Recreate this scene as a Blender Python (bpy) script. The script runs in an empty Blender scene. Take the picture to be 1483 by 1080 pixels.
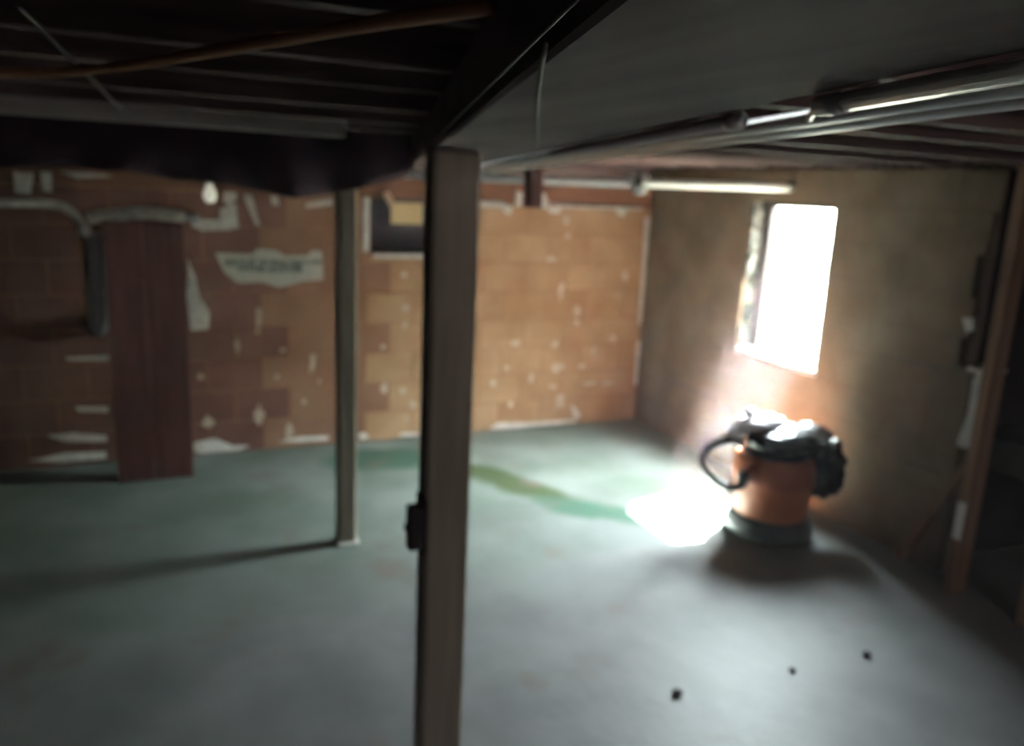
import bpy, bmesh, math, random
from mathutils import Vector, Matrix, noise
random.seed(7)
S = bpy.context.scene
COL = S.collection

# ------------------------------------------------------------------ camera
EYE = Vector((0, 0, 1.75))
R_ = [(0.915, -0.048, 0.400), (-0.400, -0.220, 0.889), (0.045, -0.974, -0.221)]   # rows: world x, y, z in camera right/down/forward
right = Vector([r[0] for r in R_]).normalized()
fwd = Vector([r[2] for r in R_]); fwd = (fwd - right * fwd.dot(right)).normalized()
up = right.cross(fwd)
cam_d = bpy.data.cameras.new('camera')
cam = bpy.data.objects.new('camera', cam_d); COL.objects.link(cam)
m = Matrix((right, up, -fwd)).transposed().to_4x4(); m.translation = EYE
cam.matrix_world = m
cam_d.sensor_width = 36.0
cam_d.lens = 36.0 * 1170 / 1483
cam_d.clip_start = 0.01
cam_d.dof.use_dof = True                 # the snapshot is out of focus everywhere: focused far too near
cam_d.dof.focus_distance = 0.42
cam_d.dof.aperture_fstop = 6.6
S.camera = cam

# ------------------------------------------------------------------ sky, sun, portal, added fill, exposure
S.view_settings.view_transform = 'Standard'
S.view_settings.look = 'None'
S.view_settings.gamma = 1.0
S.view_settings.use_curve_mapping = False
S.view_settings.exposure = 1.93
wd = bpy.data.worlds.new('overcast_sky'); S.world = wd; wd.use_nodes = True
bg = wd.node_tree.nodes['Background']
bg.inputs[0].default_value = (0.88, 0.96, 1.0, 1); bg.inputs[1].default_value = 72.0
sun_d = bpy.data.lights.new('sun', 'SUN'); sun_d.energy = 850.0; sun_d.angle = math.radians(6.0)
sun_d.color = (1.0, 0.98, 0.93)
sun = bpy.data.objects.new('sun', sun_d); COL.objects.link(sun)
sun.rotation_euler = Vector((-0.65, -0.26, -1.0)).to_track_quat('-Z', 'Y').to_euler()
sun.location = (6, 5, 6)
por_d = bpy.data.lights.new('window_portal', 'AREA'); por_d.shape = 'RECTANGLE'
por_d.size = 0.72; por_d.size_y = 0.98; por_d.cycles.is_portal = True
por = bpy.data.objects.new('window_portal', por_d); COL.objects.link(por)
por.location = (3.64, 3.825, 1.28); por.rotation_euler = Vector((-1, 0, 0)).to_track_quat('-Z', 'Y').to_euler()
fill_d = bpy.data.lights.new('rear_fill', 'POINT'); fill_d.energy = 13.0; fill_d.shadow_soft_size = 0.25  # added unseen fill behind the viewer, brightens the post and beam
fill_d.color = (1.0, 0.90, 0.84)
fill = bpy.data.objects.new('rear_fill', fill_d); COL.objects.link(fill); fill.location = (1.6, -1.9, 1.70)
S.cycles.max_bounces = 8; S.cycles.diffuse_bounces = 5
S.cycles.sample_clamp_indirect = 6.0
S.cycles.use_denoising = True
S.cycles.volume_bounces = 1

# ------------------------------------------------------------------ materials
def mat(name, c1, c2=None, scale=8.0, rough=0.8, metal=0.0, bump=0.15, stretch=(1, 1, 1), detail=5.0, lo=0.35, hi=0.65, spec=0.3, bscale=None, glow=0.0):
    M = bpy.data.materials.new(name); M.use_nodes = True
    t = M.node_tree; n = t.nodes; p = n['Principled BSDF']
    p.inputs['Roughness'].default_value = rough; p.inputs['Metallic'].default_value = metal
    p.inputs['Specular IOR Level'].default_value = spec
    tc = n.new('ShaderNodeTexCoord'); mp = n.new('ShaderNodeMapping'); mp.inputs['Scale'].default_value = stretch
    geo = n.new('ShaderNodeNewGeometry')
    t.links.new(geo.outputs['Position'], mp.inputs['Vector'])
    no = n.new('ShaderNodeTexNoise'); no.inputs['Scale'].default_value = scale; no.inputs['Detail'].default_value = detail
    t.links.new(mp.outputs[0], no.inputs['Vector'])
    cr = n.new('ShaderNodeValToRGB')
    cr.color_ramp.elements[0].position = lo; cr.color_ramp.elements[1].position = hi
    cr.color_ramp.elements[0].color = (*c1, 1); cr.color_ramp.elements[1].color = (*(c2 or c1), 1)
    t.links.new(no.outputs['Fac'], cr.inputs['Fac']); t.links.new(cr.outputs['Color'], p.inputs['Base Color'])
    if glow:
        t.links.new(cr.outputs['Color'], p.inputs['Emission Color']); p.inputs['Emission Strength'].default_value = glow
    if bump:
        nb = n.new('ShaderNodeTexNoise'); nb.inputs['Scale'].default_value = bscale or scale * 5; nb.inputs['Detail'].default_value = 4
        t.links.new(mp.outputs[0], nb.inputs['Vector'])
        b = n.new('ShaderNodeBump'); b.inputs['Strength'].default_value = bump; b.inputs['Distance'].default_value = 0.01
        t.links.new(nb.outputs['Fac'], b.inputs['Height']); t.links.new(b.outputs[0], p.inputs['Normal'])
    return M

def floor_mat():
    M = bpy.data.materials.new('worn_painted_concrete'); M.use_nodes = True
    t = M.node_tree; n = t.nodes; L = t.links; p = n['Principled BSDF']
    p.inputs['Roughness'].default_value = 0.55; p.inputs['Specular IOR Level'].default_value = 0.35
    geo = n.new('ShaderNodeNewGeometry')
    def nz(scale, detail=6, off=0.0):
        a = n.new('ShaderNodeTexNoise'); a.inputs['Scale'].default_value = scale; a.inputs['Detail'].default_value = detail
        mp = n.new('ShaderNodeMapping'); mp.inputs['Location'].default_value = (off, off * 1.7, 0)
        L.new(geo.outputs['Position'], mp.inputs['Vector']); L.new(mp.outputs[0], a.inputs['Vector']); return a
    def ramp(src, p0, c0, p1, c1):
        r = n.new('ShaderNodeValToRGB'); e = r.color_ramp.elements
        e[0].position = p0; e[1].position = p1; e[0].color = (*c0, 1); e[1].color = (*c1, 1); L.new(src, r.inputs['Fac']); return r
    def mix(f, a, b):
        x = n.new('ShaderNodeMix'); x.data_type = 'RGBA'; L.new(f, x.inputs[0]); L.new(a, x.inputs[6]); L.new(b, x.inputs[7]); return x.outputs[2]
    # bare concrete in front, green paint surviving towards the back wall
    bare = ramp(nz(3.0).outputs['Fac'], 0.3, (0.150, 0.148, 0.152), 0.7, (0.222, 0.216, 0.222)).outputs['Color']
    paint = ramp(nz(2.2, 6, 4.0).outputs['Fac'], 0.35, (0.130, 0.165, 0.138), 0.65, (0.212, 0.245, 0.226)).outputs['Color']
    sep = n.new('ShaderNodeSeparateXYZ'); L.new(geo.outputs['Position'], sep.inputs[0])
    add = n.new('ShaderNodeMath'); add.operation = 'MULTIPLY_ADD'; L.new(nz(1.3, 5, 9.0).outputs['Fac'], add.inputs[0]); add.inputs[1].default_value = 2.6
    L.new(sep.outputs['Y'], add.inputs[2])
    f = ramp(add.outputs[0], 0.0, (0, 0, 0), 1.0, (1, 1, 1))
    mr = n.new('ShaderNodeMapRange'); mr.inputs['From Min'].default_value = 3.6; mr.inputs['From Max'].default_value = 5.6
    L.new(add.outputs[0], mr.inputs['Value']); n.remove(f)
    base = mix(mr.outputs[0], bare, paint)
    # damp green trail, running from (1.75, 4.5) towards (2.4, 3.5), and a patch by the back wall
    def blob(cx, cy, dx, dy, length, width):
        mp = n.new('ShaderNodeMapping'); mp.vector_type = 'TEXTURE'
        mp.inputs['Location'].default_value = (cx, cy, 0); mp.inputs['Rotation'].default_value = (0, 0, math.atan2(dy, dx))
        mp.inputs['Scale'].default_value = (length, width, 1)
        wob = n.new('ShaderNodeVectorMath'); wob.operation = 'MULTIPLY_ADD'
        wn = nz(4.0, 3, cx); L.new(wn.outputs['Color'], wob.inputs[0]); wob.inputs[1].default_value = (0.22, 0.22, 0)
        L.new(geo.outputs['Position'], wob.inputs[2]); L.new(wob.outputs[0], mp.inputs['Vector'])
        ln = n.new('ShaderNodeVectorMath'); ln.operation = 'LENGTH'; L.new(mp.outputs[0], ln.inputs[0])
        r = n.new('ShaderNodeMapRange'); r.inputs['From Min'].default_value = 1.15; r.inputs['From Max'].default_value = 0.7
        L.new(ln.outputs['Value'], r.inputs['Value']); return r.outputs[0]
    g = n.new('ShaderNodeRGB'); g.outputs[0].default_value = (0.060, 0.088, 0.040, 1)
    g2 = n.new('ShaderNodeRGB'); g2.outputs[0].default_value = (0.060, 0.125, 0.088, 1)
    base = mix(blob(2.02, 4.42, 0.35, -0.62, 0.52, 0.15), base, g.outputs[0])
    base = mix(blob(2.30, 3.86, 0.35, -0.40, 0.36, 0.12), base, g2.outputs[0])
    base = mix(blob(1.45, 5.0, 1.0, -0.15, 0.42, 0.22), base, g2.outputs[0])
    # rusty traffic marks
    rs = n.new('ShaderNodeRGB'); rs.outputs[0].default_value = (0.165, 0.125, 0.105, 1)
    rm = n.new('ShaderNodeMapRange'); rm.inputs['From Min'].default_value = 0.60; rm.inputs['From Max'].default_value = 0.72; rm.inputs['To Max'].default_value = 0.7
    L.new(nz(2.8, 7, 21.0).outputs['Fac'], rm.inputs['Value'])
    base = mix(rm.outputs[0], base, rs.outputs[0])
    L.new(base, p.inputs['Base Color'])
    b = n.new('ShaderNodeBump'); b.inputs['Strength'].default_value = 0.25; b.inputs['Distance'].default_value = 0.01
    L.new(nz(22).outputs['Fac'], b.inputs['Height']); L.new(b.outputs[0], p.inputs['Normal'])
    return M

def glass_mat():
    M = bpy.data.materials.new('clear_pane'); M.use_nodes = True
    t = M.node_tree; n = t.nodes; n.remove(n['Principled BSDF'])
    a = n.new('ShaderNodeBsdfTransparent'); a.inputs[0].default_value = (0.93, 0.96, 0.95, 1)
    g = n.new('ShaderNodeBsdfGlossy'); g.inputs['Roughness'].default_value = 0.05
    x = n.new('ShaderNodeMixShader'); x.inputs[0].default_value = 0.06
    t.links.new(a.outputs[0], x.inputs[1]); t.links.new(g.outputs[0], x.inputs[2])
    t.links.new(x.outputs[0], n['Material Output'].inputs[0]); return M

FLOOR = floor_mat()
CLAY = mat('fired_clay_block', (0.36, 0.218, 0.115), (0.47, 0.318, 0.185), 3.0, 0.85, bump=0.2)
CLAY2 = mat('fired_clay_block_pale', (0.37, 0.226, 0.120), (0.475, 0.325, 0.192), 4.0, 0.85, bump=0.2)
CLAYR = mat('red_shade_clay_block', (0.140, 0.066, 0.052), (0.205, 0.100, 0.074), 3.0, 0.85, bump=0.2)  # redder clay, darkened to stand in for dimmer light on the left
CLAYM = mat('mid_shade_clay_block', (0.225, 0.118, 0.072), (0.31, 0.175, 0.108), 3.0, 0.85, bump=0.2)
JOINT = mat('clay_wall_joint', (0.27, 0.14, 0.08), (0.34, 0.20, 0.115), 9.0, 0.9)
WHITE = mat('white_mortar', (0.62, 0.60, 0.55), (0.82, 0.80, 0.75), 14.0, 0.9)
CREAM = mat('thin_cream_mortar', (0.46, 0.37, 0.28), (0.64, 0.56, 0.46), 18.0, 0.9)
PARGE = mat('brown_parging', (0.185, 0.132, 0.084), (0.27, 0.205, 0.14), 3.5, 0.9, bump=0.35)
PARGEJ = mat('parging_joint', (0.15, 0.11, 0.072), (0.22, 0.17, 0.12), 6.0, 0.9)
JAMBM = mat('blotchy_jamb_stone', (0.010, 0.011, 0.010), (0.16, 0.16, 0.14), 9.0, 0.95, lo=0.46, hi=0.66, spec=0.05)  # jamb stone with near-black blotches
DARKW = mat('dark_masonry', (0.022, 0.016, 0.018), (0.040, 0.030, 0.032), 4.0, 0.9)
JOIST = mat('old_dark_joist_wood', (0.100, 0.068, 0.070), (0.24, 0.180, 0.165), 3.0, 0.75, stretch=(0.6, 9, 9), bump=0.2)
SUBF = mat('subfloor_wood', (0.080, 0.052, 0.056), (0.14, 0.10, 0.098), 3.0, 0.85, stretch=(1, 6, 1))
BEAMM = mat('dusty_beam_wood', (0.088, 0.062, 0.062), (0.135, 0.100, 0.096), 2.0, 0.85, stretch=(6, 0.8, 6), bump=0.03)
POSTM = mat('grey_weathered_post', (0.31, 0.265, 0.22), (0.41, 0.36, 0.30), 3.0, 0.85, stretch=(8, 8, 0.6), bump=0.2)
POSTM2 = mat('grey_green_post', (0.23, 0.20, 0.155), (0.31, 0.275, 0.215), 3.0, 0.85, stretch=(8, 8, 0.6), bump=0.2)
STUDM = mat('reddish_stud_wood', (0.20, 0.115, 0.07), (0.30, 0.185, 0.12), 3.0, 0.8, stretch=(9, 9, 0.6), bump=0.2)
LITW = mat('lit_joist_wood', (0.44, 0.41, 0.37), (0.58, 0.55, 0.50), 3.0, 0.8, stretch=(0.6, 9, 9), bump=0.1)  # pale tone stands in for light on a joist face
SILLM = mat('red_brown_sill_wood', (0.13, 0.055, 0.032), (0.20, 0.095, 0.055), 3.0, 0.8, stretch=(0.6, 9, 9), bump=0.2)
PANELM = mat('dark_red_board', (0.055, 0.018, 0.017), (0.085, 0.030, 0.027), 3.0, 0.7, stretch=(8, 8, 0.6), bump=0.15)
PVC = mat('white_pipe', (0.78, 0.80, 0.80), (0.84, 0.85, 0.85), 10, 0.35, bump=0.0, spec=0.5)
CONDUIT = mat('galvanised_conduit', (0.80, 0.80, 0.79), (0.88, 0.88, 0.86), 12, 0.3, metal=0.2, bump=0.0, spec=0.5)
CLAMPM = mat('dark_strap_metal', (0.10, 0.09, 0.08), (0.16, 0.14, 0.12), 12, 0.5, metal=0.5, bump=0.1)
COPPER = mat('tarnished_copper', (0.56, 0.30, 0.16), (0.66, 0.38, 0.21), 9, 0.5, metal=0.1, bump=0.05, spec=0.5)
WIREM = mat('grey_wire', (0.07, 0.06, 0.06), (0.10, 0.09, 0.085), 12, 0.6, bump=0)
PLASTIC = mat('black_plastic_sheet', (0.020, 0.011, 0.017), (0.034, 0.020, 0.028), 5, 0.85, bump=0.1, spec=0.1)
BAGM = mat('glossy_black_bag', (0.008, 0.008, 0.010), (0.014, 0.013, 0.017), 8, 0.28, bump=0.1, spec=0.5)
BLACK = mat('black_moulded_plastic', (0.014, 0.014, 0.016), (0.022, 0.022, 0.025), 8, 0.3, bump=0, spec=0.6)
DOLLY = mat('dark_grey_base_plastic', (0.05, 0.06, 0.065), (0.07, 0.08, 0.085), 8, 0.5, bump=0)
ORANGE = mat('faded_orange_plastic', (0.44, 0.145, 0.060), (0.52, 0.185, 0.08), 6, 0.45, bump=0, spec=0.4)
ORANGE2 = mat('deep_orange_plastic', (0.34, 0.095, 0.040), (0.40, 0.12, 0.05), 6, 0.45, bump=0, spec=0.4)
RAG = mat('pale_rag_cloth', (0.66, 0.62, 0.66), (0.76, 0.72, 0.74), 9, 0.9, bump=0.2)
PAPER = mat('pale_paper', (0.52, 0.53, 0.47), (0.66, 0.66, 0.58), 7, 0.85, bump=0.05)
INK = mat('faded_print', (0.07, 0.085, 0.075), (0.12, 0.14, 0.11), 30, 0.85, bump=0)
CARD = mat('tan_cardboard', (0.80, 0.60, 0.30), (0.86, 0.68, 0.37), 6, 0.85, bump=0.05)
TAPE = mat('peach_tape', (0.58, 0.40, 0.28), (0.64, 0.46, 0.33), 8, 0.6, bump=0)
NIGHT = mat('blackened_pane', (0.018, 0.018, 0.026), (0.03, 0.03, 0.04), 5, 0.3, bump=0, spec=0.5)
FRAME = mat('dark_window_frame', (0.035, 0.028, 0.028), (0.06, 0.05, 0.045), 5, 0.6, bump=0.1)
GLASS = glass_mat()
GROUND = mat('dark_added_ground', (0.035, 0.032, 0.022), (0.07, 0.062, 0.04), 3.0, 0.95)
BLOCKER = mat('blocker_grey', (0.28, 0.31, 0.25), (0.36, 0.39, 0.32), 2.0, 0.9)
WRAP = mat('grey_pipe_wrap', (0.42, 0.42, 0.39), (0.68, 0.66, 0.61), 22, 0.9, bump=0.4)
VENT = mat('dull_grey_vent', (0.28, 0.285, 0.31), (0.36, 0.365, 0.39), 9, 0.6, bump=0.05)
BULBM = mat('frosted_bulb', (0.90, 0.88, 0.74), (0.92, 0.90, 0.77), 5, 0.3, bump=0, spec=0.5, glow=0.12)
PORC = mat('porcelain_socket', (0.50, 0.49, 0.46), (0.58, 0.57, 0.53), 5, 0.4, bump=0)
CLOD = mat('dark_dirt_clod', (0.055, 0.048, 0.048), (0.10, 0.09, 0.085), 30, 0.95, bump=0.4)
BRACK = mat('blackened_bracket', (0.02, 0.018, 0.02), (0.035, 0.03, 0.032), 12, 0.6, metal=0.4, bump=0.1)

# ------------------------------------------------------------------ builders
def link(name, bm, material, parent=None, smooth=False, bevel=0.0):
    if bevel:
        bmesh.ops.bevel(bm, geom=[e for e in bm.edges], offset=bevel, segments=1, affect='EDGES', profile=0.5)
    bmesh.ops.recalc_face_normals(bm, faces=bm.faces)
    me = bpy.data.meshes.new(name); bm.to_mesh(me); bm.free()
    me.materials.append(material)
    if smooth:
        for f in me.polygons: f.use_smooth = True
    o = bpy.data.objects.new(name, me); COL.objects.link(o)
    if parent: o.parent = parent
    return o
def share(name, me, loc, parent, rot=(0, 0, 0)):
    o = bpy.data.objects.new(name, me); COL.objects.link(o); o.parent = parent; o.location = loc; o.rotation_euler = rot; return o
def tag(o, label=None, cat=None, group=None, kind=None):
    if label: o['label'] = label
    if cat: o['category'] = cat
    if group: o['group'] = group
    if kind: o['kind'] = kind
    return o
def empty(name, loc=(0, 0, 0), rz=0.0):
    o = bpy.data.objects.new(name, None); COL.objects.link(o); o.location = loc; o.rotation_euler = (0, 0, rz); o.empty_display_size = 0.1; return o
def box(bm, x0, x1, y0, y1, z0, z1, M=None):
    vs = [bm.verts.new((x, y, z)) for x in (x0, x1) for y in (y0, y1) for z in (z0, z1)]
    if M is not None:
        for v in vs: v.co = M @ v.co
    for q in ((0, 1, 3, 2), (4, 6, 7, 5), (0, 4, 5, 1), (2, 3, 7, 6), (0, 2, 6, 4), (1, 5, 7, 3)):
        bm.faces.new([vs[i] for i in q])
    return bm
def B(*a, M=None):
    bm = bmesh.new(); return box(bm, *a, M=M)
def tube(bm, pts, r, n=12, ribs=0.0, smooth_n=0, flat=1.0):
    P = [Vector(p) for p in pts]
    if smooth_n:
        Q = []
        for i in range(len(P) - 1):
            p0 = P[max(i - 1, 0)]; p1 = P[i]; p2 = P[i + 1]; p3 = P[min(i + 2, len(P) - 1)]
            for k in range(smooth_n):
                t = k / smooth_n
                Q.append(0.5 * ((2 * p1) + (p2 - p0) * t + (2 * p0 - 5 * p1 + 4 * p2 - p3) * t * t + (3 * p1 - p0 - 3 * p2 + p3) * t ** 3))
        Q.append(P[-1]); P = Q
    rings = []; ref = None
    for i, p in enumerate(P):
        d = (P[min(i + 1, len(P) - 1)] - P[max(i - 1, 0)]).normalized()
        if ref is None:
            ref = Vector((0, 0, 1)) if abs(d.z) < 0.9 else Vector((1, 0, 0))
        a = (ref - d * ref.dot(d)).normalized(); b = d.cross(a); ref = a
        rr = r * (1 + (ribs if i % 2 else -ribs))
        rings.append([bm.verts.new(p + (a * math.cos(2 * math.pi * k / n) * flat + b * math.sin(2 * math.pi * k / n)) * rr) for k in range(n)])
    for i in range(len(rings) - 1):
        for k in range(n):
            bm.faces.new((rings[i][k], rings[i][(k + 1) % n], rings[i + 1][(k + 1) % n], rings[i + 1][k]))
    bm.faces.new(rings[0][::-1]); bm.faces.new(rings[-1])
    return bm
def T(*a, **k):
    return tube(bmesh.new(), *a, **k)
def lathe(bm, prof, n=40, at=(0, 0, 0)):
    rings = []
    for r, z in prof:
        if r < 1e-5: rings.append([bm.verts.new((at[0], at[1], at[2] + z))])
        else: rings.append([bm.verts.new((at[0] + r * math.cos(2 * math.pi * k / n), at[1] + r * math.sin(2 * math.pi * k / n), at[2] + z)) for k in range(n)])
    for A, C in zip(rings, rings[1:]):
        for k in range(n):
            k2 = (k + 1) % n
            if len(A) == 1 and len(C) == 1: continue
            if len(A) == 1: bm.faces.new((A[0], C[k], C[k2]))
            elif len(C) == 1: bm.faces.new((A[k], A[k2], C[0]))
            else: bm.faces.new((A[k], A[k2], C[k2], C[k]))
    return bm
def LA(prof, n=40, at=(0, 0, 0)):
    return lathe(bmesh.new(), prof, n, at)
def smear_poly(pts, depth, plane, parent, name='mortar_smear', material=None, at=0.0):
    """low irregular lump of mortar; pts are (u, z) outline; it stands proud of the wall by depth"""
    bm = bmesh.new(); n = len(pts)
    cu = sum(p[0] for p in pts) / n; cz = sum(p[1] for p in pts) / n
    def P(u, z, d): return (u, at - d, z) if plane == 'y' else (at - d, u, z)
    outer = [bm.verts.new(P(u, z, -0.012)) for u, z in pts]
    inner = [bm.verts.new(P(cu + (u - cu) * 0.82, cz + (z - cz) * 0.82, depth)) for u, z in pts]
    for k in range(n):
        bm.faces.new((outer[k], outer[(k + 1) % n], inner[(k + 1) % n], inner[k]))
    bm.faces.new(inner); bm.faces.new(outer[::-1])
    return link(name, bm, material or WHITE, parent)
def lump(u, z, w, h, n=9, rough=0.35):
    return [(u + 0.5 * w * math.cos(a) * (1 + random.uniform(-rough, rough)), z + 0.5 * h * math.sin(a) * (1 + random.uniform(-rough, rough)))
            for a in [2 * math.pi * k / n for k in range(n)]]
def blockwall(parent, plane, face, u0, u1, z0, z1, pu, pz, joint, proud, mats, hole=None, bevel=0.006, limit=None, name='block', pick=None):
    """single blocks laid in running bond on the inner face of a wall"""
    full = {}
    def make(a0, a1, b0, b1, mi):
        w = a1 - a0 - joint; h = b1 - b0 - joint
        if w < 0.03 or h < 0.03: return
        key = (round(w, 3), round(h, 3), mi); j = random.uniform(-0.0015, 0.0015)
        if key not in full:
            bm = bmesh.new()
            if plane == 'y': box(bm, -w / 2, w / 2, -proud, 0.012, -h / 2, h / 2)
            else: box(bm, -proud, 0.012, -w / 2, w / 2, -h / 2, h / 2)
            bmesh.ops.bevel(bm, geom=bm.edges[:], offset=min(bevel, proud * 0.9), segments=1, affect='EDGES')
            bmesh.ops.recalc_face_normals(bm, faces=bm.faces)
            me = bpy.data.meshes.new(name); bm.to_mesh(me); bm.free(); me.materials.append(mats[mi]); full[key] = me
        c = ((a0 + a1) / 2, (b0 + b1) / 2)
        loc = (c[0], face + j, c[1]) if plane == 'y' else (face + j, c[0], c[1])
        share(name, full[key], loc, parent)
    rows = int(round((z1 - z0) / pz)); pz = (z1 - z0) / rows
    for r in range(rows):
        b0, b1 = z0 + r * pz, z0 + (r + 1) * pz
        lim0 = u0 if limit is None else limit(0.5 * (b0 + b1))
        u = u0 - (pu / 2 if r % 2 else 0)
        while u < u1 - 1e-4:
            a0, a1 = max(u, lim0), min(u + pu, u1); mi = random.randrange(len(mats)) if pick is None else pick(u); u += pu
            if a1 - a0 < 0.03: continue
            if hole and a0 < hole[1] and a1 > hole[0] and b0 < hole[3] and b1 > hole[2]:
                if a0 < hole[0]: make(a0, hole[0], b0, b1, mi)
                if a1 > hole[1]: make(hole[1], a1, b0, b1, mi)
                c0, c1 = max(a0, hole[0]), min(a1, hole[1])
                if b0 < hole[2]: make(c0, c1, b0, hole[2], mi)
                if b1 > hole[3]: make(c0, c1, hole[3], b1, mi)
            else: make(a0, a1, b0, b1, mi)

# ------------------------------------------------------------------ the setting
XL, XR, YB, YR = -2.4, 3.48, 5.30, -3.0
HW = (3.475, 4.175, 0.802, 1.75)                     # daylight window in the right wall (y0, y1, z0, z1)
HB = (1.315, 2.02, 1.295, 1.66)                   # small dark window in the back wall (x0, x1, z0, z1)
tag(link('floor', B(XL - 0.3, 5.4, YR - 0.3, YB + 0.35, -0.15, 0.0), FLOOR), 'worn green-grey painted concrete basement floor', kind='structure')

bm = bmesh.new()
for a in ((XL, HB[0], 0, 1.66), (HB[1], XR + 0.14, 0, 1.66), (HB[0], HB[1], 0, HB[2])):
    box(bm, a[0], a[1], YB + 0.004, YB + 0.32, a[2], a[3])
box(bm, XL, XR + 0.14, YB + 0.10, YB + 0.32, 1.66, 2.22)
wall_back = tag(link('wall_back', bm, JOINT), 'orange-brown clay block wall with white mortar smears', kind='structure')
blockwall(wall_back, 'y', YB + 0.004, XL, XR, 0.0, 1.655, 0.335, 0.207, 0.006, 0.004, [CLAY, CLAY2, CLAYR, CLAYM], hole=HB, name='clay_block', pick=lambda u: 2 if u < 0.55 else 3 if u < 1.12 else random.choice((0, 0, 1)))  # leftward blocks coloured darker and redder, standing in for light falloff
bm = B(XL, XR + 0.02, YB + 0.01, YB + 0.12, 1.665, 1.79)
tag(link('trim_1', bm, SILLM), 'red-brown wooden sill plate on top of the back wall', kind='structure')
tag(link('trim_2', B(XL, XR + 0.14, YB + 0.06, YB + 0.10, 1.79, 2.18), JOIST), 'dark rim board above the back wall', kind='structure')

bm = bmesh.new()
X0, X1 = XR + 0.0022, XR + 0.14
box(bm, X0, X1, 2.50, HW[0], 0, 1.03); box(bm, X0, X1, 2.585, HW[0], 1.03, 1.94)
box(bm, X0, X1, HW[1], YB + 0.32, 0, 1.94)
box(bm, X0, X1, HW[0], HW[1], 0, HW[2]); box(bm, X0, X1, HW[0], HW[1], HW[3], 1.94)
wall_right = tag(link('wall_right', bm, PARGEJ), 'brown parged block wall pierced by the bright window', kind='structure')
def ragged(z):
    return {5: 2.60, 6: 2.545, 7: 2.575, 8: 2.53}.get(int(z / 0.2), 2.50)
blockwall(wall_right, 'x', XR + 0.0022, 2.50, YB - 0.001, 0.0, 1.94, 0.41, 0.1945, 0.005, 0.0022, [PARGE], hole=HW, bevel=0.0018, limit=ragged, name='wall_block')
tag(link('trim_3', B(XR + 0.02, XR + 0.14, 2.3, YB + 0.3, 1.94, 2.18), JOIST), 'dark rim board above the right wall', kind='structure')
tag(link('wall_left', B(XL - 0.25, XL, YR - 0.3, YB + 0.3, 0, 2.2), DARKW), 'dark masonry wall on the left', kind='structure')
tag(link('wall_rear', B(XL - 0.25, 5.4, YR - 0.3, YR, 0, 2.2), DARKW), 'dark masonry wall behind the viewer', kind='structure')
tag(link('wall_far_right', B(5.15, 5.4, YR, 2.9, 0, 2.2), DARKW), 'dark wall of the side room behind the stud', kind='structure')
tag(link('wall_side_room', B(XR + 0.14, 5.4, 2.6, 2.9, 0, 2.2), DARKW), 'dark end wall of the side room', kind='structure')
ceiling = tag(link('ceiling', box(B(XL - 0.25, XR + 0.14, YR - 0.3, YB + 0.32, 2.17, 2.24), XR + 0.14, 5.4, YR - 0.3, 2.9, 2.17, 2.24), SUBF), 'dark subfloor on exposed joists', kind='structure')
# outdoors, added to shape the daylight: dark ground and a sky-blocking wall
tag(link('added_ground', B(XR + 0.14, 18, -8, 18, 0.55, 0.70), GROUND), 'dark ground added outside the bright window to limit bounced light', kind='structure')
tag(link('blocker_wall', B(11.5, 12.0, -6, 16, 0.70, 4.5), BLOCKER), 'plain wall added beyond the bright window to block low daylight', kind='structure')  # added to cut low-angle sky light through the window
jm = None
for i, y in enumerate((-2.6, -2.15, -1.7, -1.25, -0.8, -0.35, 0.12, 0.58, 1.03, 1.46, 1.80, 2.32, 2.82, 3.27, 3.72, 4.12, 4.60, 5.06)):
    if jm is None:
        o = link('joist', B(XL - 0.1, XR + 0.06, -0.02, 0.02, 1.95, 2.172), JOIST, ceiling); jm = o.data; o.location = (0, y, 0)
    else: share('joist', jm, (0, y, 0), ceiling)
# joists of the dark side room
for y in (0.4, 1.2, 1.9):
    o = link('side_joist', B(XR + 0.25, 5.2, y - 0.02, y + 0.02, 1.95, 2.172), JOIST, ceiling)

# thin haze volume added to stand in for lens bloom round the window
HZ = bpy.data.materials.new('bloom_haze'); HZ.use_nodes = True
t_ = HZ.node_tree; t_.nodes.remove(t_.nodes['Principled BSDF'])
vs_ = t_.nodes.new('ShaderNodeVolumeScatter'); vs_.inputs['Density'].default_value = 0.0065; vs_.inputs['Anisotropy'].default_value = 0.1
vs_.inputs['Color'].default_value = (0.95, 0.90, 0.95, 1)
t_.links.new(vs_.outputs[0], t_.nodes['Material Output'].inputs['Volume'])
tag(link('haze', B(XL + 0.01, XR - 0.006, YR + 0.01, YB - 0.03, 0.002, 1.815), HZ), 'thin pale haze added to stand in for lens bloom', 'haze', kind='stuff')

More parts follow.
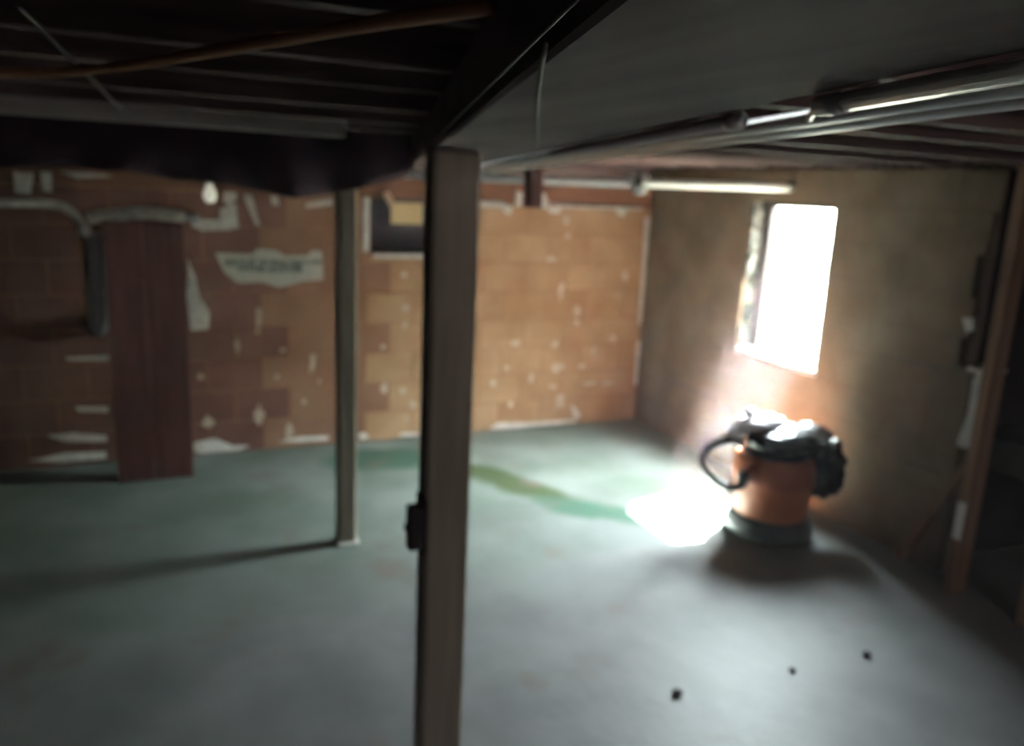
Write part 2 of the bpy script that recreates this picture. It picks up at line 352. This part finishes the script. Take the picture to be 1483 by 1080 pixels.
# white mortar left on the back wall, laid where it shows: (x, z, width, height)
def px(*rows):
    for r in rows:
        smear_poly(lump(*r, rough=0.5), 0.004, 'y', wall_back, at=YB, material=CREAM)
def strip(name, pts, d=0.006, material=None):
    return smear_poly(pts, d, 'y', wall_back, name=name, at=YB, material=material)
px((0.596,0.904,0.051,0.160),(0.585,0.793,0.034,0.045),(0.461,0.708,0.033,0.098),(0.746,0.666,0.044,0.037),(0.931,0.561,0.054,0.159),(0.975,0.446,0.036,0.057),(0.585,0.234,0.061,0.141),(0.777,0.110,0.054,0.125),(0.267,0.221,0.066,0.101),(0.874,0.309,0.054,0.038),(1.549,1.155,0.048,0.075),(1.557,0.924,0.058,0.076),(1.559,0.814,0.049,0.058),(1.418,0.373,0.068,0.089),(1.411,0.665,0.039,0.048),(1.624,0.235,0.061,0.071),(1.580,0.147,0.050,0.051),(1.552,0.350,0.050,0.050),(2.652,1.266,0.090,0.060),(2.746,1.043,0.069,0.143),(2.884,0.886,0.070,0.115),(2.896,0.802,0.047,0.063),(2.391,0.655,0.078,0.072),(2.720,0.639,0.081,0.053),(2.546,0.382,0.046,0.117),(2.235,0.357,0.055,0.063),(2.744,0.452,0.129,0.075),(2.790,0.196,0.119,0.153),(3.062,0.573,0.061,0.108),(2.962,0.458,0.084,0.043),(2.334,0.477,0.055,0.042),(2.757,1.556,0.068,0.059),(2.777,1.432,0.068,0.040),(2.724,0.309,0.117,0.032),(3.206,0.309,0.125,0.033),(3.289,1.145,0.074,0.084),(2.386,0.195,0.045,0.075),(3.226,0.665,0.062,0.076),(0.607,0.242,0.026,0.047),(0.236,0.517,0.049,0.045),(0.699,0.493,0.044,0.037),(3.021,0.319,0.159,0.033))
for pts in (
    [(0.187,1.28),(0.229,1.167),(0.255,1.018),(0.315,0.91),(0.303,0.792),(0.186,0.783),(0.168,1.019)],
    [(0.203,1.486),(0.273,1.488),(0.391,1.491),(0.393,1.565),(0.495,1.61),(0.51,1.444),(0.449,1.426),(0.27,1.414),(0.209,1.437)],
    [(0.515,1.66),(0.572,1.66),(0.595,1.572),(0.625,1.447),(0.592,1.454),(0.55,1.56)],
    [(0.405,1.66),(0.487,1.66),(0.493,1.625),(0.44,1.575),(0.40,1.60)],
    [(0.679,1.651),(0.729,1.644),(0.74,1.585),(0.694,1.584)],
    [(0.889,1.608),(1.08,1.645),(1.08,1.601),(0.888,1.573)],
    [(0.156,0.022),(0.159,0.091),(0.305,0.116),(0.429,0.045),(0.558,0.035),(0.471,0.004),(0.2,0.004)],
    [(0.669,0.047),(0.826,0.073),(1.056,0.063),(1.056,0.029),(0.825,0.034)],
    [(1.227,0.049),(1.27,0.071),(1.319,0.032),(1.27,0.006)],
    [(1.517,0.015),(1.542,0.044),(1.679,0.033),(1.68,0.004)],
    [(2.173,0.014),(2.253,0.061),(2.566,0.04),(2.741,0.04),(2.993,0.039),(2.995,0.005),(2.684,0.003),(2.257,0.003)],
    [(2.887,0.162),(2.938,0.131),(2.995,0.042),(2.921,0.042)],
    [(2.02,1.667),(2.262,1.664),(2.342,1.63),(2.329,1.573),(2.276,1.581),(2.253,1.627),(2.02,1.621)],
    [(2.626,1.665),(3.211,1.665),(3.44,1.663),(3.44,1.645),(3.304,1.642),(3.268,1.585),(3.219,1.599),(3.203,1.644),(2.64,1.64),(2.626,1.591),(2.576,1.599),(2.54,1.636)],
    [(3.42,1.645),(3.474,1.645),(3.474,1.252),(3.468,0.71),(3.44,0.71),(3.43,1.252)],
    [(3.44,0.655),(3.474,0.653),(3.474,0.258),(3.45,0.26)],
    [(-0.656,0.204),(-0.475,0.207),(-0.29,0.174),(-0.293,0.13),(-0.552,0.153)],
    [(-0.774,0.052),(-0.556,0.088),(-0.296,0.077),(-0.299,0.024),(-0.561,0.023)],
    [(-0.482,0.371),(-0.28,0.358),(-0.282,0.319),(-0.466,0.336)],
    [(-0.516,0.672),(-0.261,0.674),(-0.263,0.64),(-0.5,0.65)],
): strip('mortar_smear', pts)
for pts in (                                        # lumps of foam stuck on the sill plate
    [(2.341,1.753),(2.401,1.737),(2.395,1.632),(2.337,1.63)],
    [(2.507,1.751),(2.579,1.735),(2.62,1.66),(2.58,1.62),(2.51,1.64)],
    [(-0.461,1.735),(-0.236,1.731),(-0.183,1.718),(-0.377,1.701)],
    [(-0.685,1.723),(-0.586,1.721),(-0.602,1.6),(-0.688,1.604)],
    [(-0.552,1.73),(-0.498,1.733),(-0.5,1.612),(-0.547,1.618)],
): smear_poly(pts, 0.012, 'y', wall_back, name='mortar_smear', at=YB, material=WHITE)

# daylight window: rough jamb, frame and pane deep in the wall
w1 = tag(empty('window_1', (XR + 0.2, (HW[0] + HW[1]) / 2, HW[2])), 'bright overexposed window opening in the right wall', kind='structure')
def child(o, parent):
    o.parent = parent; o.matrix_parent_inverse = parent.matrix_basis.inverted() if False else Matrix.Translation(-Vector(parent.location)); return o
fr = XR + 0.10
for nm, a in (('frame_rail', (HW[0], HW[1], HW[2], HW[2] + 0.03)), ('frame_rail', (HW[0], HW[1], HW[3] - 0.03, HW[3])),
              ('frame_stile', (HW[0], HW[0] + 0.03, HW[2] + 0.03, HW[3] - 0.03)), ('frame_stile', (HW[1] - 0.085, HW[1], HW[2] + 0.03, HW[3] - 0.03))):
    child(link(nm, B(fr, fr + 0.045, *a), FRAME), w1)  # dark frame colour stands in for its backlit shade
child(link('pane', B(fr + 0.02, fr + 0.024, HW[0] + 0.025, HW[1] - 0.025, HW[2] + 0.025, HW[3] - 0.025), GLASS), w1)
z = HW[2]; k = 0
while z < HW[3] - 0.05:                              # broken block ends lining the far jamb
    h = min(random.uniform(0.13, 0.2), HW[3] - z)
    dd = random.uniform(0.012, 0.03); dx = random.uniform(0.0, 0.02)
    child(link('jamb_block', B(XR + 0.002 + dx, fr - 0.002, HW[1] - dd, HW[1] + 0.01, z + 0.006, z + h - 0.004), JAMBM, bevel=0.006), w1)
    z += h
child(link('window_sill', B(XR - 0.012, fr, HW[0] - 0.02, HW[1] - 0.002, HW[2] - 0.03, HW[2] + 0.012), WHITE, bevel=0.008), w1)

# small dark window in the back wall
w2 = tag(empty('window_2', ((HB[0] + HB[1]) / 2, YB + 0.2, HB[2])), 'small blackened basement window high in the back wall', kind='structure')
yy = YB + 0.16
for nm, a in (('frame_rail', (HB[0], HB[1], HB[2], HB[2] + 0.035)), ('frame_rail', (HB[0], HB[1], HB[3] - 0.03, HB[3])),
              ('frame_stile', (HB[0], HB[0] + 0.035, HB[2] + 0.035, HB[3] - 0.03)), ('frame_stile', (HB[1] - 0.035, HB[1], HB[2] + 0.035, HB[3] - 0.03))):
    child(link(nm, B(a[0], a[1], yy, yy + 0.05, a[2], a[3]), FRAME), w2)
child(link('pane', B(HB[0] + 0.03, HB[1] - 0.03, yy + 0.02, yy + 0.026, HB[2] + 0.03, HB[3] - 0.025), NIGHT), w2)
child(link('window_backing', B(HB[0], HB[1], YB + 0.27, YB + 0.32, HB[2], 1.72), FRAME), w2)  # added panel behind the pane, keeps daylight out
child(link('window_casing', B(1.262, 1.306, YB - 0.014, YB + 0.02, 1.31, 1.655), WHITE, bevel=0.004), w2)
child(link('window_sill', B(1.335, 1.99, YB - 0.02, YB + 0.15, 1.268, 1.297), WHITE, bevel=0.004), w2)
cd = tag(empty('cardboard_sheet', (1.55, YB - 0.008, 1.49)), 'tan cardboard rectangle hung across the small dark back window', 'cardboard')
child(link('sheet', B(1.45, 1.665, YB - 0.016, YB - 0.008, 1.495, 1.632), CARD, bevel=0.002), cd)
child(link('tape_strip', B(-0.022, 0.022, -0.002, 0.002, -0.05, 0.05, M=Matrix.Translation((1.435, YB - 0.019, 1.652)) @ Matrix.Rotation(-0.55, 4, 'Y')), TAPE), cd)

# broken end of the right wall, seen beside the stud
for pts, d in (([(2.485, 1.017), (2.42, 1.034), (2.43, 0.833), (2.425, 0.668), (2.515, 0.64), (2.48, 0.82)], 0.01),):
    o = smear_poly(pts, 0.012, 'x', wall_right, name='plaster_chunk', at=XR - 0.004)
o = smear_poly([(2.60, 1.26), (2.53, 1.27), (2.52, 1.21), (2.56, 1.19)], 0.01, 'x', wall_right, name='plaster_chunk', at=XR)
link('broken_ledge', B(XR - 0.02, XR + 0.12, 2.41, 2.52, 1.022, 1.045), WHITE, wall_right, bevel=0.006)
for pts in ([(3.07, 0.985), (2.767, 0.992), (2.52, 1.008), (2.52, 1.018), (2.767, 1.003), (3.07, 0.994)],
            [(2.80, 0.475), (2.56, 0.49), (2.56, 0.50), (2.80, 0.485)],
            [(4.93, 0.44), (4.35, 0.415), (4.0, 0.352), (4.0, 0.342), (4.35, 0.403), (4.93, 0.43)]):
    smear_poly(pts, 0.0055, 'x', wall_right, name='wall_crack', at=XR, material=CLAMPM)

# ------------------------------------------------------------------ beam, posts, stud, brace
ang = math.atan(0.272)
bx, by = 0.79, 2.0                                     # the beam's centre line crosses this point
bdir = Vector((math.sin(ang), math.cos(ang), 0)); bside = Vector((math.cos(ang), -math.sin(ang), 0))
MB_ = Matrix(((math.cos(ang), math.sin(ang), 0, bx), (-math.sin(ang), math.cos(ang), 0, by), (0, 0, 1, 0), (0, 0, 0, 1)))
beam = tag(link('main_beam', B(-0.128, 0.128, -4.6, 3.38, 1.842, 1.949, M=MB_), BEAMM, bevel=0.004), 'wide dark wooden main beam under the joists, carried by the front post', 'beam')
def post(name, cx, cy, hw, hd, h, material, label, taper=0.0):
    p = tag(empty(name, (cx, cy, 0)), label, 'post')
    bm = B(-hw, hw, -hd, hd, 0, h)
    o = link('shaft', bm, material, p, bevel=0.008)
    return p
fp = post('wooden_post', 0.717, 2.025, 0.063, 0.045, 1.842, POSTM, 'thick square grey wooden post nearest the viewer, under the main beam')
bm = B(-0.110, -0.062, -0.04, 0.0, 0.765, 0.89); box(bm, -0.068, -0.060, -0.043, 0.04, 0.75, 0.91)
link('iron_bracket', bm, BRACK, fp, bevel=0.002)
link('bolt', T([(-0.118, -0.02, 0.83), (-0.108, -0.02, 0.83)], 0.012), BRACK, fp)
lp = post('wooden_post', 0.8135, 3.735, 0.0435, 0.045, 1.949, POSTM2, 'slimmer grey-green wooden post standing before the back wall at the white banner')
link('base_plate', B(-0.050, 0.056, -0.055, 0.052, 0, 0.016), WHITE, lp, bevel=0.003)['label'] = 'pale mortar pad under the slim post'

st = tag(empty('wall_stud', (3.38, 2.325, 0)), 'reddish-brown wooden stud upright at the open end of the right wall', 'stud')
link('board', B(-0.046, 0.046, -0.022, 0.026, 0, 1.949), STUDM, st, bevel=0.004)
link('plaster_stain', B(-0.05, -0.043, -0.015, 0.028, 0.27, 0.45), WHITE, st, bevel=0.003)
st2 = tag(empty('wall_stud', (3.42, 2.0, 0)), 'second reddish stud, cut off by the picture edge, before the dark side room', 'stud')
link('board', B(-0.046, 0.046, -0.022, 0.026, 0, 1.949), STUDM, st2, bevel=0.004)
a = Vector((3.40, 2.66, 0.02)); b = Vector((3.40, 2.385, 0.60)); d = (b - a)
q = d.to_track_quat('Z', 'X').to_matrix().to_4x4(); q.translation = a
tag(link('leaning_brace', B(-0.02, 0.02, -0.022, 0.022, 0.0, d.length, M=q), STUDM, bevel=0.003), 'short diagonal board leaning from the floor against the stud', 'board')

# ------------------------------------------------------------------ pipes and wires overhead
def along(p, q, y):
    t = (y - p[1]) / (q[1] - p[1]); return (p[0] + (q[0] - p[0]) * t, y)
def clamp(parent, c, d, r, z):
    link('pipe_clamp', T([(c[0] - d.x * 0.012, c[1] - d.y * 0.012, z), (c[0] + d.x * 0.012, c[1] + d.y * 0.012, z)], r * 1.35, 12), CLAMPM, parent)
zc = 1.8325
LA1, LA2 = (0.476, 0.344), (1.17, 2.95)
grp = 'metal pipes along the main beam'
o = tag(empty('conduit_pipe', (*along(LA1, LA2, 0.55), zc)), 'near metal pipe on the beam edge, topmost of the three, ending in a fitting', 'pipe', grp)
P0 = (*along(LA1, LA2, -2.2), zc); P1 = (*along(LA1, LA2, 0.555), zc)
child(link('tube', T([P0, P1], 0.0085), CONDUIT, smooth=True), o)
child(link('end_fitting', T([(*along(LA1, LA2, 0.525), zc), (*along(LA1, LA2, 0.565), zc)], 0.0098), PVC, smooth=True), o)
child(link('bent_tail', T([P1, (0.560, 0.60, zc - 0.001), (0.600, 0.65, zc - 0.002), (0.616, 0.70, zc - 0.003)], 0.004, 10, smooth_n=5), CONDUIT, smooth=True), o)
o = tag(empty('conduit_pipe', (*along(LA1, LA2, 0.75), zc)), 'far metal pipe on the beam edge running on towards the front post', 'pipe', grp)
child(link('tube', T([(*along(LA1, LA2, 0.735), zc), (*along(LA1, LA2, 4.7), zc)], 0.0085), CONDUIT, smooth=True), o)
child(link('end_cap', T([(*along(LA1, LA2, 0.728), zc), (*along(LA1, LA2, 0.752), zc)], 0.0102), CONDUIT, smooth=True), o)
LB1, LB2 = (0.529, 0.380), (1.40, 3.55)
o = tag(empty('conduit_pipe', (*along(LB1, LB2, 0.5), zc)), 'middle metal pipe of the three beside the beam', 'pipe', grp)
child(link('tube', T([(*along(LB1, LB2, -2.2), zc), (*along(LB1, LB2, 3.78), zc)], 0.0088), CONDUIT, smooth=True), o)
LC1, LC2 = (0.588, 0.424), (1.68, 4.30)
o2 = tag(empty('conduit_pipe', (*along(LC1, LC2, 0.5), zc)), 'lowest metal pipe of the three beside the beam, nearest the window', 'pipe', grp)
child(link('tube', T([(*along(LC1, LC2, -2.2), zc), (*along(LC1, LC2, 3.75), zc)], 0.0088), CONDUIT, smooth=True), o2)
for y in (-0.6, 1.6, 2.9):
    for (p_, q_, oo) in ((LB1, LB2, o), (LC1, LC2, o2)):
        c = along(p_, q_, y)
        child(link('hanger_strap', B(c[0] - 0.004, c[0] + 0.004, y - 0.003, y + 0.003, zc + 0.005, 1.95), CLAMPM), oo)

dp = tag(empty('drain_pipe', (2.4, 3.83, 1.80)), 'white horizontal drain pipe under the joists, running into the wall above the window', 'pipe')
child(link('tube', T([(1.1, 3.84, 1.803), (1.9, 3.835, 1.806), (3.50, 3.83, 1.835)], 0.024, 16), PVC, smooth=True), dp)
child(link('coupling', T([(2.385, 3.833, 1.814), (2.425, 3.833, 1.815)], 0.030, 16), CLAMPM, smooth=True), dp)
child(link('cleanout_cap', LA([(0, -0.062), (0.025, -0.060), (0.036, -0.045), (0.036, -0.028), (0.030, -0.015), (0, -0.012)], 20, (2.41, 3.80, 1.815)), PVC, smooth=True), dp)
child(link('strap_ear', T([(2.365, 3.833, 1.845), (2.395, 3.833, 1.838)], 0.016, 8), PVC), dp)
child(link('strap_ear', T([(2.43, 3.833, 1.838), (2.47, 3.833, 1.852)], 0.016, 8), PVC), dp)
child(link('hanger_strap', B(2.400, 2.412, 3.808, 3.812, 1.82, 1.96), CLAMPM), dp)

hb = tag(empty('hanger_block', (1.755, 3.78, 1.67)), 'dark wooden block hanging from a joist in front of the white drain pipe', 'wood block')
child(link('block', B(1.722, 1.806, 3.742, 3.795, 1.665, 2.0), PANELM, bevel=0.004), hb)
child(link('nail', T([(1.765, 3.735, 1.90), (1.765, 3.75, 1.90)], 0.005, 8), CLAMPM), hb)
wl = [(0.228, 0.48), (0.381, 0.814), (0.72, 1.53), (1.0, 2.16)]
tag(link('cable', T([(x, y, 1.838) for x, y in wl] + [(1.10, 2.38, 1.818), (1.20, 2.58, 1.813), (1.50, 3.2, 1.808), (1.755, 3.735, 1.80)], 0.0018, 8, smooth_n=5), WIREM, smooth=True), 'thin grey cable running under the beam to the hanging wood block', 'cable')
tag(link('cable', T([(0.225 + 0.272 * (y - 0.5), y, 1.8385) for y in (0.3, 0.7, 1.1, 1.5)] + [(0.535, 1.64, 1.842)], 0.0013, 8, smooth_n=3), WIREM, smooth=True), 'thin pale cable along the left lower edge of the main beam', 'cable')
tag(link('curved_pipe', T([(-0.62, 2.02, 1.925), (-0.245, 1.853, 1.92), (-0.061, 1.611, 1.92), (0.084, 1.287, 1.92), (0.212, 0.975, 1.92), (0.298, 0.75, 1.915)], 0.0085, 12, smooth_n=6), COPPER, smooth=True), 'orange-brown bent pipe curving under the joists towards the main beam', 'pipe')
tag(link('cable', T([(-0.135, 1.2, 1.938), (-0.127, 1.369, 1.938), (-0.110, 1.857, 1.94), (-0.07, 3.0, 1.942), (-0.03, 4.3, 1.945)], 0.003, 8, smooth_n=4), WIREM, smooth=True), 'thin cable stapled across the joists, crossing the orange-brown pipe', 'cable')

# ------------------------------------------------------------------ black sheeting sagging from the joists
prof = [(-1.5, 1.76), (-0.9, 1.735), (-0.508, 1.742), (-0.279, 1.762), (-0.038, 1.748), (0.10, 1.724), (0.214, 1.728), (0.428, 1.699), (0.567, 1.671), (0.712, 1.693), (1.0, 1.762), (1.09, 1.79)]
bm = bmesh.new(); nu, nv = 80, 7
def prof_z(x):
    for (x0, z0), (x1, z1) in zip(prof, prof[1:]):
        if x0 <= x <= x1: return z0 + (z1 - z0) * (x - x0) / (x1 - x0)
    return prof[-1][1]
rows = []
for s in (0, 1):
    G = []
    for i in range(nu):
        x = prof[0][0] + (prof[-1][0] - prof[0][0]) * i / (nu - 1); zb = prof_z(x)
        G.append([bm.verts.new((x, 3.63 + 0.035 * s + 0.022 * math.sin(x * 19 + j * 0.35) * (1 - j / (nv - 1)) + 0.01 * noise.noise(Vector((x * 6, j, 3))), zb + (2.0 - zb) * j / (nv - 1))) for j in range(nv)])
    rows.append(G)
for s in (0, 1):
    for i in range(nu - 1):
        for j in range(nv - 1):
            bm.faces.new((rows[s][i][j], rows[s][i + 1][j], rows[s][i + 1][j + 1], rows[s][i][j + 1]))
for i in range(nu - 1):
    for j in (0, nv - 1):
        bm.faces.new((rows[0][i][j], rows[0][i + 1][j], rows[1][i + 1][j], rows[1][i][j]))
for i in (0, nu - 1):
    for j in range(nv - 1):
        bm.faces.new((rows[0][i][j], rows[0][i][j + 1], rows[1][i][j + 1], rows[1][i][j]))
tag(link('plastic_sheeting', bm, PLASTIC, smooth=True), 'black plastic sheeting sagging in a V from the joists at the slim post', 'plastic sheet')

tag(link('lit_joist_strip', B(-1.6, 0.70, 3.225, 3.249, 1.918, 1.988), LITW, bevel=0.003), 'pale strip added along a joist as its lit face, ahead of the black sheeting', 'plank')  # pale board added in place of a lit joist face

# ------------------------------------------------------------------ left end of the back wall
pn = tag(empty('dark_board', (-0.05, 4.92, 0)), 'tall dark reddish wooden board standing upright before the back wall', 'board')
child(link('plank', B(-0.243, -0.052, 4.905, 4.94, 0, 1.49), PANELM, bevel=0.003), pn)
child(link('plank', B(-0.049, 0.158, 4.905, 4.94, 0, 1.49), PANELM, bevel=0.003), pn)
child(link('batten', B(-0.22, 0.14, 4.94, 4.965, 0.25, 0.34), PANELM, bevel=0.003), pn)
child(link('batten', B(-0.22, 0.14, 4.94, 4.965, 1.15, 1.24), PANELM, bevel=0.003), pn)
wp = tag(empty('wrapped_pipe', (-0.06, 5.0, 1.52)), 'short grey cloth-wrapped pipe lying above the dark reddish board', 'pipe')
child(link('wrapping', T([(-0.315, 5.0, 1.492), (-0.2, 5.0, 1.515), (-0.064, 5.0, 1.53), (0.08, 5.0, 1.525), (0.175, 5.0, 1.512)], 0.034, 14, ribs=0.05, smooth_n=7), WRAP, smooth=True), wp)
child(link('pipe_end', T([(0.17, 5.0, 1.513), (0.235, 5.02, 1.505), (0.235, 5.31, 1.505)], 0.02, 12, smooth_n=4), VENT, smooth=True), wp)
gp = tag(empty('bent_pipe', (-0.5, 5.0, 1.56)), 'pale pipe along the top of the back wall bending down at its end', 'pipe')
child(link('tube', T([(-1.6, 5.02, 1.56), (-0.714, 5.0, 1.566), (-0.50, 5.0, 1.566), (-0.415, 5.0, 1.545), (-0.36, 5.0, 1.49), (-0.335, 5.0, 1.44)], 0.022, 12, smooth_n=5), WRAP, smooth=True), gp)
child(link('end_cap', LA([(0, -0.03), (0.022, -0.024), (0.03, -0.005), (0.03, 0.018), (0.02, 0.03), (0, 0.032)], 16, (-0.332, 4.995, 1.425)), PVC, smooth=True), gp)
child(link('hanger_strap', B(-1.0, -0.985, 4.998, 5.003, 1.57, 1.96), CLAMPM), gp)
vp = tag(empty('vent_pipe', (-0.295, 5.06, 0.87)), 'dull grey vertical vent pipe beside the dark reddish board', 'pipe')
child(link('tube', T([(-0.285, 5.08, 1.42), (-0.300, 5.08, 0.98), (-0.305, 5.10, 0.91), (-0.305, 5.16, 0.87), (-0.305, 5.31, 0.86)], 0.052, 16, smooth_n=4), VENT, smooth=True), vp)
child(link('collar', T([(-0.2845, 5.08, 1.41), (-0.286, 5.08, 1.36)], 0.058, 16), VENT, smooth=True), vp)
child(link('wall_bracket', B(-0.34, -0.23, 5.12, 5.30, 1.18, 1.20), CLAMPM), vp)

bn = tag(empty('paper_banner', (0.68, YB, 1.2)), 'torn off-white paper strip with faded illegible print on the back wall', 'paper')
pts = [(0.349,1.29),(0.567,1.284),(0.597,1.318),(0.714,1.311),(0.764,1.277),(0.907,1.279),(0.938,1.314),(0.999,1.306),(1.007,1.123),(0.883,1.115),(0.731,1.075),(0.626,1.111),(0.48,1.103),(0.401,1.167)]
bm = bmesh.new(); A_ = [bm.verts.new((x, YB - 0.004, z)) for x, z in pts]; C_ = [bm.verts.new((x, YB - 0.0015, z)) for x, z in pts]
bm.faces.new(A_); bm.faces.new(C_[::-1])
for k in range(len(pts)): bm.faces.new((A_[k], A_[(k + 1) % len(pts)], C_[(k + 1) % len(pts)], C_[k]))
child(link('sheet', bm, PAPER), bn)
bm = bmesh.new(); rnd = random.Random(3)
for (xa, xb, zz, h) in ((0.40, 0.58, 1.232, 0.030), (0.48, 0.60, 1.195, 0.022), (0.605, 0.76, 1.232, 0.022), (0.615, 0.72, 1.19, 0.026), (0.735, 0.87, 1.198, 0.036), (0.79, 0.98, 1.238, 0.020)):
    x = xa
    while x < xb:
        w = rnd.uniform(0.006, 0.018); hh = 1.8 * h * rnd.uniform(0.6, 1.0)
        box(bm, x, x + w, YB - 0.0052, YB - 0.0035, zz - hh / 2, zz + hh / 2); x += w + rnd.uniform(0.003, 0.009)
child(link('faded_print', bm, INK), bn)

bl = tag(empty('light_bulb', (0.286, 4.6, 1.66)), 'bare frosted light bulb hanging in a socket under the joists', 'light bulb')
child(link('bulb', LA([(0, -0.062), (0.018, -0.058), (0.031, -0.040), (0.034, -0.022), (0.029, 0.0), (0.019, 0.022), (0.014, 0.04), (0, 0.041)], 24, (0.286, 4.585, 1.672)), BULBM, smooth=True), bl)
child(link('socket', LA([(0, 0.035), (0.02, 0.036), (0.024, 0.05), (0.022, 0.085), (0.010, 0.095), (0, 0.095)], 20, (0.286, 4.585, 1.672)), PORC, smooth=True), bl)
child(link('cord', T([(0.286, 4.585, 1.76), (0.286, 4.59, 1.9), (0.286, 4.595, 1.952)], 0.004, 8), WIREM), bl)

# ------------------------------------------------------------------ drum vacuum under the window
VX, VY = 2.99, 3.17
v = tag(empty('drum_vacuum', (VX, VY, 0)), 'orange drum vacuum with a dark base standing under the bright window', 'vacuum')
v.scale = (1, 1, 0.95)
link('base', LA([(0, 0.012), (0.205, 0.012), (0.232, 0.03), (0.232, 0.075), (0.212, 0.10), (0.200, 0.125), (0, 0.125)], 48), DOLLY, v, smooth=True)
for k in range(4):
    a = math.pi / 4 + k * math.pi / 2
    link('caster', T([(0.2 * math.cos(a) - 0.012, 0.2 * math.sin(a), 0.022), (0.2 * math.cos(a) + 0.012, 0.2 * math.sin(a), 0.022)], 0.022, 14), BLACK, v)
link('drum', LA([(0, 0.12), (0.186, 0.12), (0.192, 0.14), (0.198, 0.31), (0.2, 0.325), (0, 0.325)], 48), ORANGE, v, smooth=True)
link('lid', LA([(0, 0.318), (0.204, 0.318), (0.213, 0.326), (0.213, 0.36), (0.209, 0.42), (0.200, 0.455), (0.185, 0.47), (0, 0.475)], 48), ORANGE2, v, smooth=True)
link('motor_head', LA([(0, 0.468), (0.165, 0.468), (0.168, 0.485), (0.155, 0.497), (0, 0.499)], 40), BLACK, v, smooth=True)
link('hose_port', T([(-0.195, -0.05, 0.405), (-0.245, -0.06, 0.405)], 0.030, 20), ORANGE2, v, smooth=True)
for s in (-1, 1):
    link('latch', B(-0.02, 0.02, 0.2, 0.222, 0.28, 0.38, M=Matrix.Rotation(s * 1.2 + 0.3, 4, 'Z')), BLACK, v, bevel=0.004)
hz = [(2.775, 3.15, 0.512), (2.72, 3.18, 0.535), (2.655, 3.20, 0.525), (2.585, 3.21, 0.487), (2.560, 3.21, 0.435), (2.575, 3.20, 0.385), (2.625, 3.17, 0.325), (2.67, 3.12, 0.30), (2.705, 3.06, 0.325), (2.712, 3.04, 0.385), (2.722, 3.032, 0.405)]
tag(link('vacuum_hose', T([(x + 0.03, y + 0.07, z - 0.02) for x, y, z in hz], 0.024, 14, ribs=0.04, smooth_n=8), BLACK, smooth=True), 'glossy black ribbed hose looping out beside the orange drum', 'hose')

def crumple(cx, cy, cz, rx, ry, rz, seed, amp=0.22, freq=2.6, sub=4, floorz=None):
    bm = bmesh.new(); bmesh.ops.create_icosphere(bm, subdivisions=sub, radius=1.0)
    for w in bm.verts:
        n = w.co.normalized(); k = 1 + amp * noise.noise(n * freq + Vector((seed, 0, 0))) + amp * 0.6 * abs(noise.noise(n * freq * 2.3 + Vector((0, seed, 0))))
        w.co = Vector((cx + n.x * rx * k, cy + n.y * ry * k, cz + n.z * rz * k))
        if floorz is not None and w.co.z < floorz: w.co.z = floorz
    return bm
bgx = tag(empty('trash_bag', (VX + 0.06, VY, 0.52)), 'glossy black plastic bag slumped over the top of the orange drum', 'bag')
child(link('bag_body', crumple(VX + 0.035, VY - 0.01, 0.530, 0.20, 0.17, 0.065, 3.1, floorz=0.474), BAGM, smooth=True), bgx)
child(link('bag_fold', crumple(VX + 0.215, VY + 0.0, 0.520, 0.125, 0.11, 0.07, 8.7), BAGM, smooth=True), bgx)
child(link('bag_shade_drape', crumple(VX + 0.205, VY - 0.15, 0.38, 0.10, 0.085, 0.15, 4.4, amp=0.3), BAGM, smooth=True), bgx)  # black fold, enlarged to fill in the shadow beside the drum
rg = tag(empty('crumpled_rag', (VX - 0.06, VY + 0.05, 0.6)), 'pale crumpled rag on top of the black bag, catching the sun', 'rag')
child(link('cloth', crumple(VX - 0.06, VY + 0.08, 0.600, 0.145, 0.10, 0.030, 5.2, amp=0.3), RAG, smooth=True), rg)
child(link('cloth_tuft', crumple(VX - 0.125, VY + 0.10, 0.650, 0.036, 0.03, 0.03, 1.4), RAG, smooth=True), rg)
child(link('cloth_corner', crumple(VX - 0.205, VY + 0.09, 0.552, 0.055, 0.05, 0.04, 9.4), RAG, smooth=True), rg)

# ------------------------------------------------------------------ clods on the floor
for (x, y, r, lb) in ((1.658, 2.104, 0.017, 'largest dark dirt clod on the open floor'), (2.166, 2.073, 0.012, 'small dark dirt clod between two others on the floor'), (2.531, 2.053, 0.016, 'dark dirt clod on the floor nearest the leaning brace')):
    tag(link('dirt_clod', crumple(x, y, r * 0.5, r, r * 0.9, r * 0.6, x * 9, amp=0.4, sub=3), CLOD), lb, 'clod', 'dirt clods on the floor')
